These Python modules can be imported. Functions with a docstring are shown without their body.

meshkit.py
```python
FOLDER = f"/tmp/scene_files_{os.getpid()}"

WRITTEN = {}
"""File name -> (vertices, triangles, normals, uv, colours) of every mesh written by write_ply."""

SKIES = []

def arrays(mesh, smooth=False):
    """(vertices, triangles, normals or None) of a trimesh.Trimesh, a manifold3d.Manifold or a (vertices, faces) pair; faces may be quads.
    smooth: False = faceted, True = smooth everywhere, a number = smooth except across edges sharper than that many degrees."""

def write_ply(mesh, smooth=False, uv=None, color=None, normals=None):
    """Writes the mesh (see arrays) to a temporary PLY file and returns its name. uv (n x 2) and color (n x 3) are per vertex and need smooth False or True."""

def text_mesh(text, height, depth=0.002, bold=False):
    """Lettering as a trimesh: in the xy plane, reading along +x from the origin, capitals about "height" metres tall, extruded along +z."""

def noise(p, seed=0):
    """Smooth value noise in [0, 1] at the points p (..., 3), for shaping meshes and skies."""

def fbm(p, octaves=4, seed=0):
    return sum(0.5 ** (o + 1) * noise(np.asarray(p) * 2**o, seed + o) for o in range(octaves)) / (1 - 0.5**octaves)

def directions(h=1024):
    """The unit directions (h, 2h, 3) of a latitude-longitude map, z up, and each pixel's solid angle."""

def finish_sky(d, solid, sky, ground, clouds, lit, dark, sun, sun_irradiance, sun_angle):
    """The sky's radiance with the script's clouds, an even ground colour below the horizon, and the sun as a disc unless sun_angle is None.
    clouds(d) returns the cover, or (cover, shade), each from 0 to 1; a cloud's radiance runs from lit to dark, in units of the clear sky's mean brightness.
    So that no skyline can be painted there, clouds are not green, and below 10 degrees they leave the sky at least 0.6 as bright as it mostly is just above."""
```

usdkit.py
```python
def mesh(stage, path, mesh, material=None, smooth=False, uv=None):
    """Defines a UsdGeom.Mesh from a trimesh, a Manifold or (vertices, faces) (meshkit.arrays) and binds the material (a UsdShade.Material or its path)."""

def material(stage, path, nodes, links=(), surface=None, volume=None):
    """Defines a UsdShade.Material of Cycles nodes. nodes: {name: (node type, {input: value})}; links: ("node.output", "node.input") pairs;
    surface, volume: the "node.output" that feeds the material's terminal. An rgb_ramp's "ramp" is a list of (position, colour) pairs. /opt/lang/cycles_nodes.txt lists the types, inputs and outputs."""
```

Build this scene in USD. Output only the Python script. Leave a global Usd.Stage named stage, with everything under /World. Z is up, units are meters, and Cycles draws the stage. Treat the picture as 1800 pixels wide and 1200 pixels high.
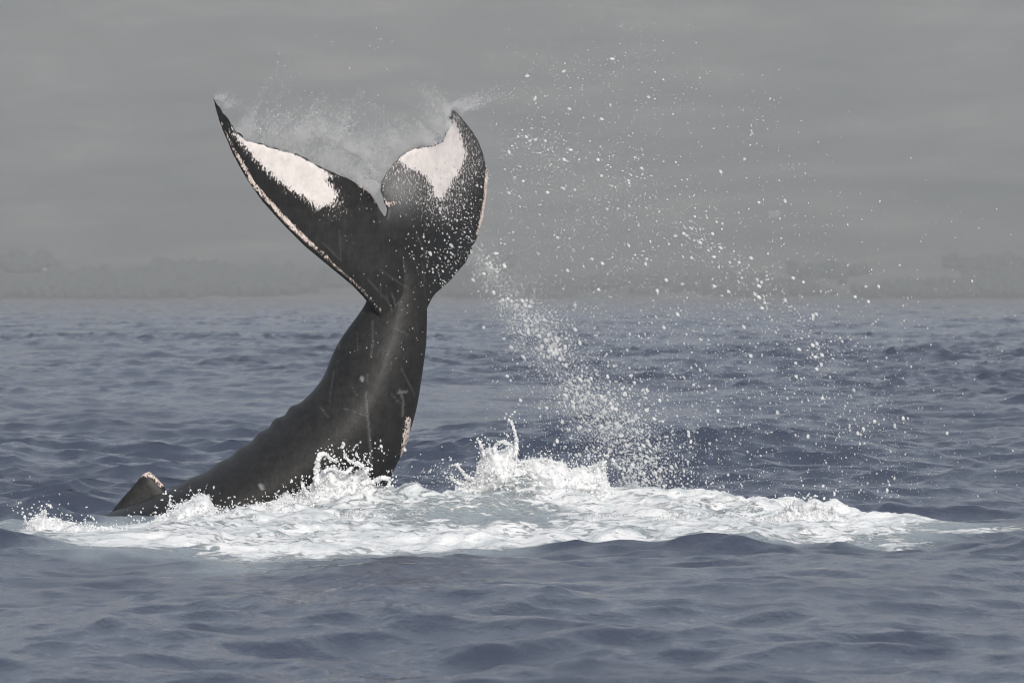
import math
import numpy as np
import trimesh
import shapely
from shapely.geometry import Polygon, LineString
from scipy.spatial import Delaunay, cKDTree
from scipy.ndimage import map_coordinates
from scipy import sparse
import manifold3d
import usdkit, meshkit
from pxr import Usd, UsdGeom, UsdLux, UsdShade, Gf, Sdf, Vt

stage = Usd.Stage.CreateInMemory()
UsdGeom.SetStageUpAxis(stage, 'Z')
UsdGeom.SetStageMetersPerUnit(stage, 1.0)
world = UsdGeom.Xform.Define(stage, '/World')
stage.SetDefaultPrim(world.GetPrim())
UsdGeom.Scope.Define(stage, '/World/Looks')
L = '/World/Looks/'
RNG = np.random.default_rng(11)

# ------------------------------------------------------------------ camera
S, D, HC = 140.0, 71.43, 2.7          # picture scale at the whale (px per m on the 1800 px photo), distance, eye height
cam = UsdGeom.Camera.Define(stage, '/World/camera')
cam.CreateHorizontalApertureAttr(36.0)
cam.CreateVerticalApertureAttr(24.0)
cam.CreateFocalLengthAttr(200.0)
cam.CreateFStopAttr(5.6)
cam.CreateFocusDistanceAttr(D)
cam.CreateExposureAttr(1.55)
cam.CreateClippingRangeAttr(Gf.Vec2f(0.1, 60000.0))
cam.AddTranslateOp().Set(Gf.Vec3d(0, -D, HC))
cam.AddRotateXOp().Set(90.0 - math.degrees(math.atan(78 / 10000.0)))

# ------------------------------------------------------------------ sky and sun (thin overcast)
SUN_EL, SUN_AZ = math.radians(31), math.radians(164)       # azimuth = atan2(x, y) of the direction towards the sun
sun_dir = np.array([math.sin(SUN_AZ) * math.cos(SUN_EL), math.cos(SUN_AZ) * math.cos(SUN_EL), math.sin(SUN_EL)])
SKY_STRENGTH = 0.05
sky_mat = usdkit.material(stage, L + 'sky_look', {
    'sky': ('sky_texture', {'sky_type': 'single_scattering', 'sun_disc': False, 'sun_elevation': SUN_EL, 'sun_rotation': SUN_AZ, 'air_density': 1.0, 'aerosol_density': 4.0}),
    'geo': ('texture_coordinate', {}),
    'map': ('mapping', {'scale': (1.0, 1.0, 2.6)}),
    'n': ('noise_texture', {'scale': 2.2, 'detail': 5.0, 'roughness': 0.55}),
    'cl': ('rgb_ramp', {'ramp': [(0.3, (3.6, 3.7, 3.8)), (0.7, (4.8, 4.9, 5.0))]}),
    'mix': ('mix_color', {'fac': 0.45, 'use_clamp': False}),
    'bg': ('background_shader', {'strength': SKY_STRENGTH}),
}, [('geo.generated', 'map.vector'), ('map.vector', 'n.vector'), ('n.fac', 'cl.fac'), ('sky.color', 'mix.a'), ('cl.color', 'mix.b'), ('mix.result', 'bg.color')], surface='bg.background')
dome = UsdLux.DomeLight.Define(stage, '/World/sky')
UsdShade.MaterialBindingAPI.Apply(dome.GetPrim()).Bind(sky_mat)
dome.GetPrim().SetCustomDataByKey('kind', 'structure')
dome.GetPrim().SetCustomDataByKey('label', 'pale grey overcast sky')
sun = UsdLux.DistantLight.Define(stage, '/World/sun')
sun.CreateAngleAttr(14.0)
sun.CreateIntensityAttr(0.30)
sun.CreateNormalizeAttr(True)
sun.CreateColorAttr(Gf.Vec3f(1.0, 0.96, 0.9))
sun.AddRotateXYZOp().Set(Gf.Vec3f(90 - math.degrees(SUN_EL), 0, 180 - math.degrees(SUN_AZ)))

HAZE_DENSITY = 0.00011
HAZE_COLOR = (0.70, 0.745, 0.80)

# ------------------------------------------------------------------ helpers
names = {}
def path_for(name, parent='/World'):
    k = (parent, name)
    n = names.get(k, 0)
    names[k] = n + 1
    return f'{parent}/{name}' if n == 0 else f'{parent}/{name}_{n:03d}'

def tag(p, label=None, cat=None, group=None, kind=None):
    p = p.GetPrim() if hasattr(p, 'GetPrim') else p
    for k, v in (('label', label), ('category', cat), ('group', group), ('kind', kind)):
        if v:
            p.SetCustomDataByKey(k, v)
    return p

def obj(name, mesh, mat, parent='/World', smooth=False):
    return usdkit.mesh(stage, path_for(name, parent), mesh, mat, smooth=smooth)

def thing(name, label, cat, loc=(0, 0, 0), group=None):
    x = UsdGeom.Xform.Define(stage, path_for(name))
    x.AddTranslateOp().Set(Gf.Vec3d(*map(float, loc)))
    tag(x, label, cat, group)
    return x

def primvar(mesh, name, values):
    UsdGeom.PrimvarsAPI(mesh).CreatePrimvar(name, Sdf.ValueTypeNames.Color3fArray, 'vertex').Set(Vt.Vec3fArray.FromNumpy(np.asarray(values, np.float32)))

def at(px, py, y):
    """Point at depth y (metres behind the whale's plane) that shows at pixel px, py of the photograph."""
    k = (np.asarray(y, float) + D) / D / S
    return np.stack(np.broadcast_arrays((np.asarray(px, float) - 900) * k, np.asarray(y, float), HC + (522 - np.asarray(py, float)) * k), -1)

def sstep(a, b, x):
    t = np.clip((x - a) / (b - a), 0, 1)
    return t * t * (3 - 2 * t)

def fb(p, scale, octaves=4, seed=0):
    return meshkit.fbm(np.asarray(p, float) * scale, octaves, seed) - 0.5

def poly_sd(poly, pts):
    """Distance to the polygon's edge, positive inside."""
    g = shapely.points(pts[:, 0], pts[:, 1])
    d = shapely.distance(poly.exterior, g)
    shapely.prepare(poly)
    return np.where(shapely.contains_xy(poly, pts[:, 0], pts[:, 1]), d, -d)

def line_dist(pl, p):
    """Distance of the points p to the polyline pl."""
    pl, p = np.asarray(pl, float), np.asarray(p, float)[:, :2]
    out = np.full(len(p), 1e9)
    for a, b in zip(pl[:-1], pl[1:]):
        ab = b - a
        t = np.clip((p - a) @ ab / max(ab @ ab, 1e-9), 0, 1)
        out = np.minimum(out, np.hypot(*(p - a - t[:, None] * ab).T))
    return out

ICO0 = trimesh.creation.icosphere(0)
ICO1 = trimesh.creation.icosphere(1)
OCTA = (np.array([[1, 0, 0], [-1, 0, 0], [0, 1, 0], [0, -1, 0], [0, 0, 1], [0, 0, -1]], float),
        np.array([[0, 2, 4], [2, 1, 4], [1, 3, 4], [3, 0, 4], [2, 0, 5], [1, 2, 5], [3, 1, 5], [0, 3, 5]]))

def scatter(proto, pos, rad, direction=None, stretch=None, jitter=0.0, rng=RNG):
    """One mesh with a copy of proto at every position; stretched along direction."""
    v, f = (proto.vertices, proto.faces) if hasattr(proto, 'vertices') else proto
    n, m = len(pos), len(v)
    V = np.repeat(v[None], n, 0)
    if jitter:
        V = V * (1 + jitter * rng.uniform(-1, 1, (n, m, 1)))
    V = V * np.asarray(rad)[:, None, None]
    if direction is not None:
        d = direction / np.linalg.norm(direction, axis=1, keepdims=True)
        V = V + (np.asarray(stretch)[:, None, None] - 1) * (np.einsum('nmk,nk->nm', V, d)[..., None] * d[:, None, :])
    V = V + pos[:, None, :]
    F = f[None] + (np.arange(n) * m)[:, None, None]
    return V.reshape(-1, 3), F.reshape(-1, 3)

# ------------------------------------------------------------------ materials
sea_mat = usdkit.material(stage, L + 'sea_water', {
    'geo': ('geometry', {}),
    'foam': ('attribute', {'attribute': 'foam'}),
    'sep': ('separate_color', {}),
    'm1': ('mapping', {'scale': (1.0, 0.55, 1.0)}),
    'n1': ('noise_texture', {'scale': 4.2, 'detail': 6.0, 'roughness': 0.62}),
    'n2': ('noise_texture', {'scale': 6.0, 'detail': 6.0, 'roughness': 0.7, 'distortion': 1.2}),
    'm2': ('mapping', {'scale': (0.55, 0.9, 1.6)}),
    'thr': ('math', {'math_type': 'multiply_add', 'value2': 3.0, 'value3': -1.5}),
    'sum': ('math', {'math_type': 'add'}),
    'fm': ('map_range', {'range_type': 'smoothstep', 'from_min': 0.34, 'from_max': 0.78, 'to_min': 0.0, 'to_max': 1.0, 'clamp': True}),
    'fgate': ('map_range', {'range_type': 'smoothstep', 'from_min': 0.02, 'from_max': 0.25, 'to_min': 0.0, 'to_max': 1.0, 'clamp': True}),
    'fmask': ('math', {'math_type': 'multiply'}),
    'deep': ('mix_color', {'a': (0.047, 0.059, 0.092), 'b': (0.36, 0.43, 0.46)}),
    'n4': ('noise_texture', {'scale': 2.6, 'detail': 7.0, 'roughness': 0.66, 'distortion': 0.8}),
    'white': ('rgb_ramp', {'ramp': [(0.30, (0.36, 0.42, 0.45)), (0.43, (0.60, 0.64, 0.66)), (0.53, (0.77, 0.785, 0.80)), (1.0, (0.82, 0.835, 0.85))]}),
    'col': ('mix_color', {}),
    'rough': ('map_range', {'from_min': 0.0, 'from_max': 1.0, 'to_max': 0.75, 'clamp': True}),
    'mg': ('mapping', {'scale': (0.16, 0.06, 1.0)}),
    'ng': ('noise_texture', {'scale': 1.0, 'detail': 6.0, 'roughness': 0.62}),
    'gr': ('map_range', {'range_type': 'smoothstep', 'from_min': 0.46, 'from_max': 0.70, 'to_min': 0.07, 'to_max': 0.34, 'clamp': True}),
    'b1': ('bump', {'strength': 0.6, 'distance': 0.085}),
    'b2': ('bump', {'strength': 0.3, 'distance': 0.03}),
    'b3h': ('math', {'math_type': 'multiply'}),
    'b3': ('bump', {'strength': 0.5, 'distance': 0.06}),
    'p': ('principled_bsdf', {'ior': 1.333}),
}, [('foam.color', 'sep.color'), ('geo.position', 'm1.vector'), ('m1.vector', 'n1.vector'), ('geo.position', 'm2.vector'), ('m2.vector', 'n2.vector'),
    ('n2.fac', 'thr.value1'), ('thr.value', 'sum.value1'), ('sep.r', 'sum.value2'), ('sum.value', 'fm.value'), ('sep.r', 'fgate.value'),
    ('fm.result', 'fmask.value1'), ('fgate.result', 'fmask.value2'),
    ('sep.g', 'deep.fac'), ('deep.result', 'col.a'), ('fmask.value', 'col.fac'), ('m2.vector', 'n4.vector'), ('n4.fac', 'white.fac'), ('white.color', 'col.b'), ('col.result', 'p.base_color'), ('geo.position', 'mg.vector'), ('mg.vector', 'ng.vector'), ('ng.fac', 'gr.value'), ('gr.result', 'rough.to_min'), ('fmask.value', 'rough.value'), ('rough.result', 'p.roughness'),
    ('n1.fac', 'b1.height'), ('fmask.value', 'b2.height'), ('b1.normal', 'b2.normal'), ('n4.fac', 'b3h.value1'), ('fmask.value', 'b3h.value2'), ('b3h.value', 'b3.height'), ('b2.normal', 'b3.normal'), ('b3.normal', 'p.normal')], surface='p.BSDF')

def white_water(name, c, trans):
    return usdkit.material(stage, L + name, {
        'd': ('diffuse_bsdf', {'color': c}), 't': ('translucent_bsdf', {'color': c}), 'g': ('glossy_bsdf', {'color': (1, 1, 1), 'roughness': 0.25}),
        'm': ('mix_closure', {'fac': trans}), 'f': ('fresnel', {'IOR': 1.33}), 'o': ('mix_closure', {}),
    }, [('d.BSDF', 'm.closure1'), ('t.BSDF', 'm.closure2'), ('f.fac', 'o.fac'), ('m.closure', 'o.closure1'), ('g.BSDF', 'o.closure2')], surface='o.closure')
splash_mat = white_water('splash_foam', (0.86, 0.875, 0.89), 0.15)
drop_mat = usdkit.material(stage, L + 'water_drops', {
    'd': ('diffuse_bsdf', {'color': (0.92, 0.93, 0.94)}), 't': ('translucent_bsdf', {'color': (0.92, 0.93, 0.94)}), 'g': ('glossy_bsdf', {'color': (1, 1, 1), 'roughness': 0.12}),
    'm': ('mix_closure', {'fac': 0.35}), 'f': ('fresnel', {'IOR': 1.33}), 'o': ('mix_closure', {}),
    'geo': ('geometry', {}), 'oi': ('object_info', {}), 'add': ('math', {'math_type': 'add'}), 'fr': ('math', {'math_type': 'fraction'}),
    'mr': ('map_range', {'from_min': 0.0, 'from_max': 1.0, 'to_min': 0.02, 'to_max': 0.60, 'clamp': True}),
    'clear': ('transparent_bsdf', {'color': (1, 1, 1)}), 'w': ('mix_closure', {}),
}, [('d.BSDF', 'm.closure1'), ('t.BSDF', 'm.closure2'), ('geo.random_per_island', 'add.value1'), ('oi.random', 'add.value2'), ('add.value', 'fr.value1'), ('fr.value', 'mr.value'),
    ('mr.result', 'w.fac'), ('m.closure', 'w.closure1'), ('clear.BSDF', 'w.closure2'),
    ('f.fac', 'o.fac'), ('w.closure', 'o.closure1'), ('g.BSDF', 'o.closure2')], surface='o.closure')

veil_mat = white_water('mist_veil', (0.92, 0.93, 0.94), 0.35)
whale_mat = usdkit.material(stage, L + 'whale_skin', {
    'geo': ('texture_coordinate', {}),
    'paint': ('attribute', {'attribute': 'paint'}),
    'sep': ('separate_color', {}),
    'n1': ('noise_texture', {'scale': 9.0, 'detail': 6.0, 'roughness': 0.65}),
    'm2': ('mapping', {'scale': (2.0, 1.0, 0.22)}),
    'n2': ('noise_texture', {'scale': 22.0, 'detail': 4.0, 'roughness': 0.6}),
    'm3': ('mapping', {'rotation': (0.0, 0.5, 0.0), 'scale': (1.4, 1.0, 0.75)}),
    'wtone': ('rgb_ramp', {'ramp': [(0.3, (0.62, 0.585, 0.575)), (0.55, (0.75, 0.705, 0.69)), (0.8, (0.80, 0.77, 0.76))]}),
    'n3': ('noise_texture', {'scale': 34.0, 'detail': 5.0, 'roughness': 0.7}),
    'vs': ('voronoi_texture', {'scale': 9.0, 'feature': 'f1'}),
    'spot': ('map_range', {'range_type': 'smoothstep', 'from_min': 0.05, 'from_max': 0.09, 'to_min': 0.75, 'to_max': 0.0, 'clamp': True}),
    'base': ('rgb_ramp', {'ramp': [(0.3, (0.012, 0.0122, 0.0128)), (0.7, (0.0255, 0.026, 0.027))]}),
    'streak': ('rgb_ramp', {'ramp': [(0.35, (0.85, 0.85, 0.85)), (0.7, (1.2, 1.2, 1.2))]}),
    'skin': ('mix_color', {'blend_type': 'multiply', 'fac': 1.0, 'use_clamp': False}),
    # white of the fluke's underside: painted amount + noise -> ragged edge
    'w1': ('math', {'math_type': 'multiply_add', 'value2': 2.6, 'value3': -1.3}),
    'w2': ('math', {'math_type': 'add'}),
    'wm': ('map_range', {'range_type': 'smoothstep', 'from_min': 0.37, 'from_max': 0.66, 'to_min': 0.0, 'to_max': 1.0, 'clamp': True}),
    'wg': ('math', {'math_type': 'greater_than', 'value2': 0.02}),
    'wf': ('math', {'math_type': 'multiply'}),
    'white': ('mix_color', {}),
    # crusted, pinkish barnacle scars along the edges
    'c1': ('math', {'math_type': 'multiply_add', 'value2': 2.6, 'value3': -1.3}),
    'c2': ('math', {'math_type': 'add'}),
    'cm': ('map_range', {'range_type': 'smoothstep', 'from_min': 0.42, 'from_max': 0.56, 'to_min': 0.0, 'to_max': 1.0, 'clamp': True}),
    'cg': ('math', {'math_type': 'greater_than', 'value2': 0.03}),
    'cf': ('math', {'math_type': 'multiply'}),
    'crust': ('mix_color', {'b': (0.70, 0.60, 0.55)}),
    # grey scratches and mottling
    'g1': ('math', {'math_type': 'multiply'}),
    'grey': ('mix_color', {'b': (0.24, 0.24, 0.245)}),
    'bump': ('bump', {'strength': 0.35, 'distance': 0.02}),
    'bump2': ('bump', {'strength': 0.6, 'distance': 0.03}),
    'p': ('principled_bsdf', {'roughness': 0.45, 'ior': 1.36, 'specular_ior_level': 0.42}),
}, [('geo.object', 'n1.vector'), ('geo.object', 'm2.vector'), ('m2.vector', 'n2.vector'), ('geo.object', 'm3.vector'), ('m3.vector', 'n3.vector'), ('n1.fac', 'wtone.fac'), ('wtone.color', 'white.b'), ('paint.color', 'sep.color'),
    ('n1.fac', 'base.fac'), ('n2.fac', 'streak.fac'), ('base.color', 'skin.a'), ('streak.color', 'skin.b'),
    ('n3.fac', 'w1.value1'), ('w1.value', 'w2.value1'), ('sep.r', 'w2.value2'), ('w2.value', 'wm.value'), ('sep.r', 'wg.value1'), ('wm.result', 'wf.value1'), ('wg.value', 'wf.value2'),
    ('n3.fac', 'c1.value1'), ('c1.value', 'c2.value1'), ('sep.g', 'c2.value2'), ('c2.value', 'cm.value'), ('sep.g', 'cg.value1'), ('cm.result', 'cf.value1'), ('cg.value', 'cf.value2'),
    ('sep.b', 'g1.value1'), ('n3.fac', 'g1.value2'),
    ('skin.result', 'grey.a'), ('g1.value', 'grey.fac'), ('grey.result', 'white.a'), ('wf.value', 'white.fac'), ('white.result', 'crust.a'), ('cf.value', 'crust.fac'),
    ('crust.result', 'p.base_color'), ('n1.fac', 'bump.height'), ('cf.value', 'bump2.height'), ('bump.normal', 'bump2.normal'), ('bump2.normal', 'p.normal')], surface='p.BSDF')

hill_mat = usdkit.material(stage, L + 'hillside', {
    'geo': ('geometry', {}),
    'm': ('mapping', {'scale': (0.7, 0.9, 3.0)}),
    'n': ('noise_texture', {'scale': 0.0045, 'detail': 6.0, 'roughness': 0.6}),
    'r': ('rgb_ramp', {'ramp': [(0.3, (0.024, 0.033, 0.022)), (0.5, (0.066, 0.070, 0.050)), (0.7, (0.14, 0.13, 0.105))]}),
    'p': ('principled_bsdf', {'roughness': 0.9}),
}, [('geo.position', 'm.vector'), ('m.vector', 'n.vector'), ('n.fac', 'r.fac'), ('r.color', 'p.base_color')], surface='p.BSDF')
wood_mat = usdkit.material(stage, L + 'far_foliage', {
    'geo': ('geometry', {}), 'n': ('noise_texture', {'scale': 0.05, 'detail': 4.0}),
    'r': ('rgb_ramp', {'ramp': [(0.3, (0.030, 0.040, 0.026)), (0.7, (0.050, 0.058, 0.040))]}),
    'p': ('principled_bsdf', {'roughness': 0.9}),
}, [('geo.position', 'n.vector'), ('n.fac', 'r.fac'), ('r.color', 'p.base_color')], surface='p.BSDF')
wall_mat = usdkit.material(stage, L + 'pale_wall', {'n': ('noise_texture', {'scale': 0.4}), 'r': ('rgb_ramp', {'ramp': [(0.3, (0.15, 0.145, 0.14)), (0.7, (0.19, 0.185, 0.18))]}), 'p': ('principled_bsdf', {'roughness': 0.8})}, [('n.fac', 'r.fac'), ('r.color', 'p.base_color')], surface='p.BSDF')
roof_mat = usdkit.material(stage, L + 'roof_sheet', {'n': ('noise_texture', {'scale': 0.6}), 'r': ('rgb_ramp', {'ramp': [(0.3, (0.22, 0.20, 0.19)), (0.7, (0.30, 0.27, 0.25))]}), 'p': ('principled_bsdf', {'roughness': 0.7})}, [('n.fac', 'r.fac'), ('r.color', 'p.base_color')], surface='p.BSDF')

# ------------------------------------------------------------------ sea
def ocean_tile(N, size, seed, hs, peak, wind, spread, lo, hi):
    """Height and horizontal displacement of a periodic patch of wind sea with significant height hs."""
    r = np.random.default_rng(seed)
    k1 = 2 * np.pi * np.fft.fftfreq(N, size / N)
    kx, ky = np.meshgrid(k1, k1, indexing='ij')
    k = np.hypot(kx, ky)
    k[0, 0] = 1
    kp = 2 * np.pi / peak
    ang = np.arctan2(ky, kx) - wind
    P = k ** -4.6 * np.exp(-1.25 * (kp / k) ** 2) * np.abs(np.cos(ang / 2)) ** (2 * spread)
    P *= (k > 2 * np.pi / hi) * np.exp(-(k * lo / (2 * np.pi)) ** 2)
    P[0, 0] = 0
    A = np.sqrt(P) * (r.normal(size=(N, N)) + 1j * r.normal(size=(N, N)))
    h = np.fft.ifft2(A).real
    s = hs / 4 / h.std()
    A = A * s
    g = lambda m: np.fft.ifft2(m).real.astype(np.float32)
    return g(A), g(1j * kx / k * A), g(1j * ky / k * A), size

WIND = math.radians(-68)
TILES = [ocean_tile(1024, 53.0, 5, 0.135, 1.35, WIND, 5.0, 0.13, 9) + (1.2,), ocean_tile(1024, 97.0, 6, 0.19, 3.4, WIND - 0.45, 6.0, 0.22, 16) + (1.25,),
         ocean_tile(512, 331.0, 7, 0.46, 15.0, WIND + 0.3, 5.0, 2.0, 120) + (1.1,)]

def ocean(x, y):
    out = np.zeros(x.shape + (3,), np.float32)
    # gusts: livelier and calmer patches of chop
    gx = np.stack([x / 26.0, y / 60.0, 0 * x], -1)
    patch = np.clip(1.0 + 2.4 * (meshkit.fbm(gx, 4, 17) - 0.5), 0.35, 1.9)
    patch = (patch * (1 - 0.54 * sstep(-9.0, -15.0, y))).astype(np.float32)        # a lull on the near side of the whale
    for h, dx, dy, size, chop in TILES:
        gust = patch if size < 200 else 1.0
        n = h.shape[0]
        c = np.stack([(x / size * n).ravel(), (y / size * n).ravel()])
        for i, (a, w) in enumerate(((dx, chop), (dy, chop), (h, 1.0))):
            out[..., i] += w * gust * map_coordinates(a, c, order=1, mode='grid-wrap').reshape(x.shape)
    return out

# patch of churned white water round the whale, on the water (x, y)
front_px = [(10, 948), (110, 962), (200, 968), (330, 972), (450, 982), (540, 972), (620, 965), (800, 962), (960, 950), (1060, 952), (1200, 950), (1330, 948), (1450, 946), (1540, 942), (1640, 938)]
front = []
for px, py in front_px:
    d = (HC - 0.06) * 10000 / (py - 522)
    front.append(((px - 900) / 10000 * d, d - D))
back = [(5.6, -2.6), (4.6, 0.2), (3.2, 1.6), (1.6, 2.2), (0.2, 2.2), (-0.9, 1.2), (-1.8, 0.8), (-2.8, -0.2), (-3.6, -1.0), (-4.9, -2.0), (-5.6, -2.3), (-6.5, -3.2)]
FOAM = Polygon(front + back).buffer(0)

def foam_fields(x, y):
    """Foam amount, aeration and mound height at water points."""
    p = np.stack([x, y, 0 * x], -1)
    warp = np.stack([x + 0.9 * fb(p, 0.9, 4, 3), y + 2.6 * fb(p * [1, 0.6, 1], 0.9, 5, 9)], -1)
    sd = poly_sd(FOAM, warp)
    inside = sstep(-0.35, 1.1, sd)
    n = fb(p * [0.9, 0.55, 1], 0.9, 4, 21)
    edge_band = np.exp(-((sd - 0.9) / 0.8) ** 2)
    thin = np.exp(-((x - 0.1) / 1.5) ** 2 - ((y + 3.2) / 2.6) ** 2)          # thin, glassy middle right of the tail
    thin = thin + 0.6 * np.exp(-((x + 1.1) / 0.9) ** 2 - ((y + 2.6) / 2.0) ** 2)
    foam = inside * np.clip(0.86 + 0.9 * n + 0.25 * edge_band - 0.42 * thin, 0, 1.15)
    aer = sstep(-0.8, 0.6, sd) * np.clip(0.75 + 0.5 * n, 0, 1)
    core = sstep(0.2, 2.6, sd)
    mound = core * (0.04 + 0.05 * sstep(-3.0, 0.0, y))
    for cx, cy, h, sx, sy in ((-1.75, -0.9, 0.16, 0.8, 0.8), (0.25, 0.1, 0.34, 0.75, 0.8), (-3.9, -1.6, 0.08, 0.4, 0.6), (3.6, -0.9, 0.08, 0.5, 0.6), (1.7, 0.2, 0.06, 1.2, 1.0), (-0.3, -2.2, 0.10, 1.6, 1.2)):
        mound = mound + h * np.exp(-((x - cx) / sx) ** 2 - ((y - cy) / sy) ** 2)
    ridged = 0.5 - np.abs(fb(p * [1, 0.7, 1], 1.7, 4, 37)) * 2
    lump = (fb(p, 2.6, 5, 31) * 0.42 + fb(p, 0.8, 3, 33) * 0.16 + 0.14 * ridged) * (0.55 + 0.45 * sstep(-3.5, -0.5, y))
    mound = mound * (1 + 0.8 * fb(p, 1.3, 4, 35)) + lump * sstep(0.0, 0.9, sd) * (0.35 + 0.65 * np.clip(foam, 0, 1))
    mound = (mound + 0.03) * (0.15 + 0.85 * sstep(-4.6, -3.4, x)) - 0.03 - 0.07 * np.exp(-((x + 4.6) / 0.9) ** 2 - ((y + 3.0) / 2.2) ** 2)
    # thin lines of foam trailing off to the right, and a small breaking crest
    line = sstep(3.2, 4.6, x) * np.exp(-((y + 6.4 + 0.5 * fb(p, 0.8, 3, 45)) / 0.75) ** 2) * np.clip(0.62 + 1.6 * fb(p * [0.5, 1, 1], 1.4, 4, 46), 0, 1)
    curl = np.exp(-((x - 4.28) / 0.30) ** 2 - ((y + 8.9) / 0.55) ** 2)
    bank = sstep(-4.9, -6.0, x) * np.exp(-((y + 3.6) / 1.6) ** 2) * np.clip(0.5 + 1.4 * fb(p * [0.6, 1, 1], 1.4, 4, 47), 0, 1)
    foam = np.maximum.reduce([foam, 0.85 * line, 0.8 * curl, 0.7 * bank])
    aer = np.maximum.reduce([aer, 0.6 * line, 0.5 * curl, 0.5 * bank])
    mound = mound + 0.10 * np.exp(-((x - 4.6) / 0.7) ** 2 - ((y + 8.6) / 0.6) ** 2)
    return foam, aer, mound

CX, CY = 0.0, -82.0        # centre of the ring-shaped grid of the sea
r_ = [4.0]
while r_[-1] < 10500:
    r = r_[-1]
    d = r - 10.0
    if d < 36: step = 1.6 if r < 30 else 0.5
    elif d < 72: step = 0.10
    else: step = 0.10 * (d / 72) ** 1.22
    r_.append(r + min(step, 60) if r < 4000 else r * 1.03)
r_ = np.array(r_)
t_in = np.radians(np.linspace(-6.4, 6.4, 350))
t_out = np.radians(np.concatenate([np.linspace(6.8, 16, 20)[:-1], np.linspace(16, 344, 48)[1:-1], np.linspace(344, 353.2, 20)[1:]]))
th = np.concatenate([t_in, t_out])
R, T = np.meshgrid(r_, th, indexing='ij')
X, Y = CX + R * np.sin(T), CY + R * np.cos(T)
disp = ocean(X, Y)
near = (np.abs(X) < 9) & (np.abs(Y + 4) < 12)
foam, aer, mound = (np.zeros(X.shape) for _ in range(3))
foam[near], aer[near], mound[near] = foam_fields(X[near], Y[near])
calm = 1 - 0.65 * np.clip(aer, 0, 1)
P = np.stack([X + disp[..., 0] * calm, Y + disp[..., 1] * calm, disp[..., 2] * calm + mound], -1)
far_fade = np.clip(1.15 - R / 11000, 0.2, 1)[..., None]
P[..., 2:] *= far_fade
nr, nt = X.shape
i = np.arange(nr * nt).reshape(nr, nt)
a, b = i[:-1, :], i[1:, :]
an, bn = np.roll(a, -1, 1), np.roll(b, -1, 1)
quads = np.stack([a, an, bn, b], -1).reshape(-1, 4)
faces = np.vstack([quads[:, [0, 2, 1]], quads[:, [0, 3, 2]]])
verts = np.vstack([P.reshape(-1, 3), [[CX, CY, 0.0]]])
cap = np.stack([np.full(nt, nr * nt), np.roll(i[0], -1), i[0]], -1)
sea = usdkit.mesh(stage, '/World/sea', (verts, np.vstack([faces, cap])), sea_mat, smooth=True)
z1 = np.append(foam.ravel(), 0)
primvar(sea, 'foam', np.stack([z1, np.append(aer.ravel(), 0), 0 * z1], -1))
tag(sea, 'dark blue-grey choppy sea with churned white water', None, None, 'structure')

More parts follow.
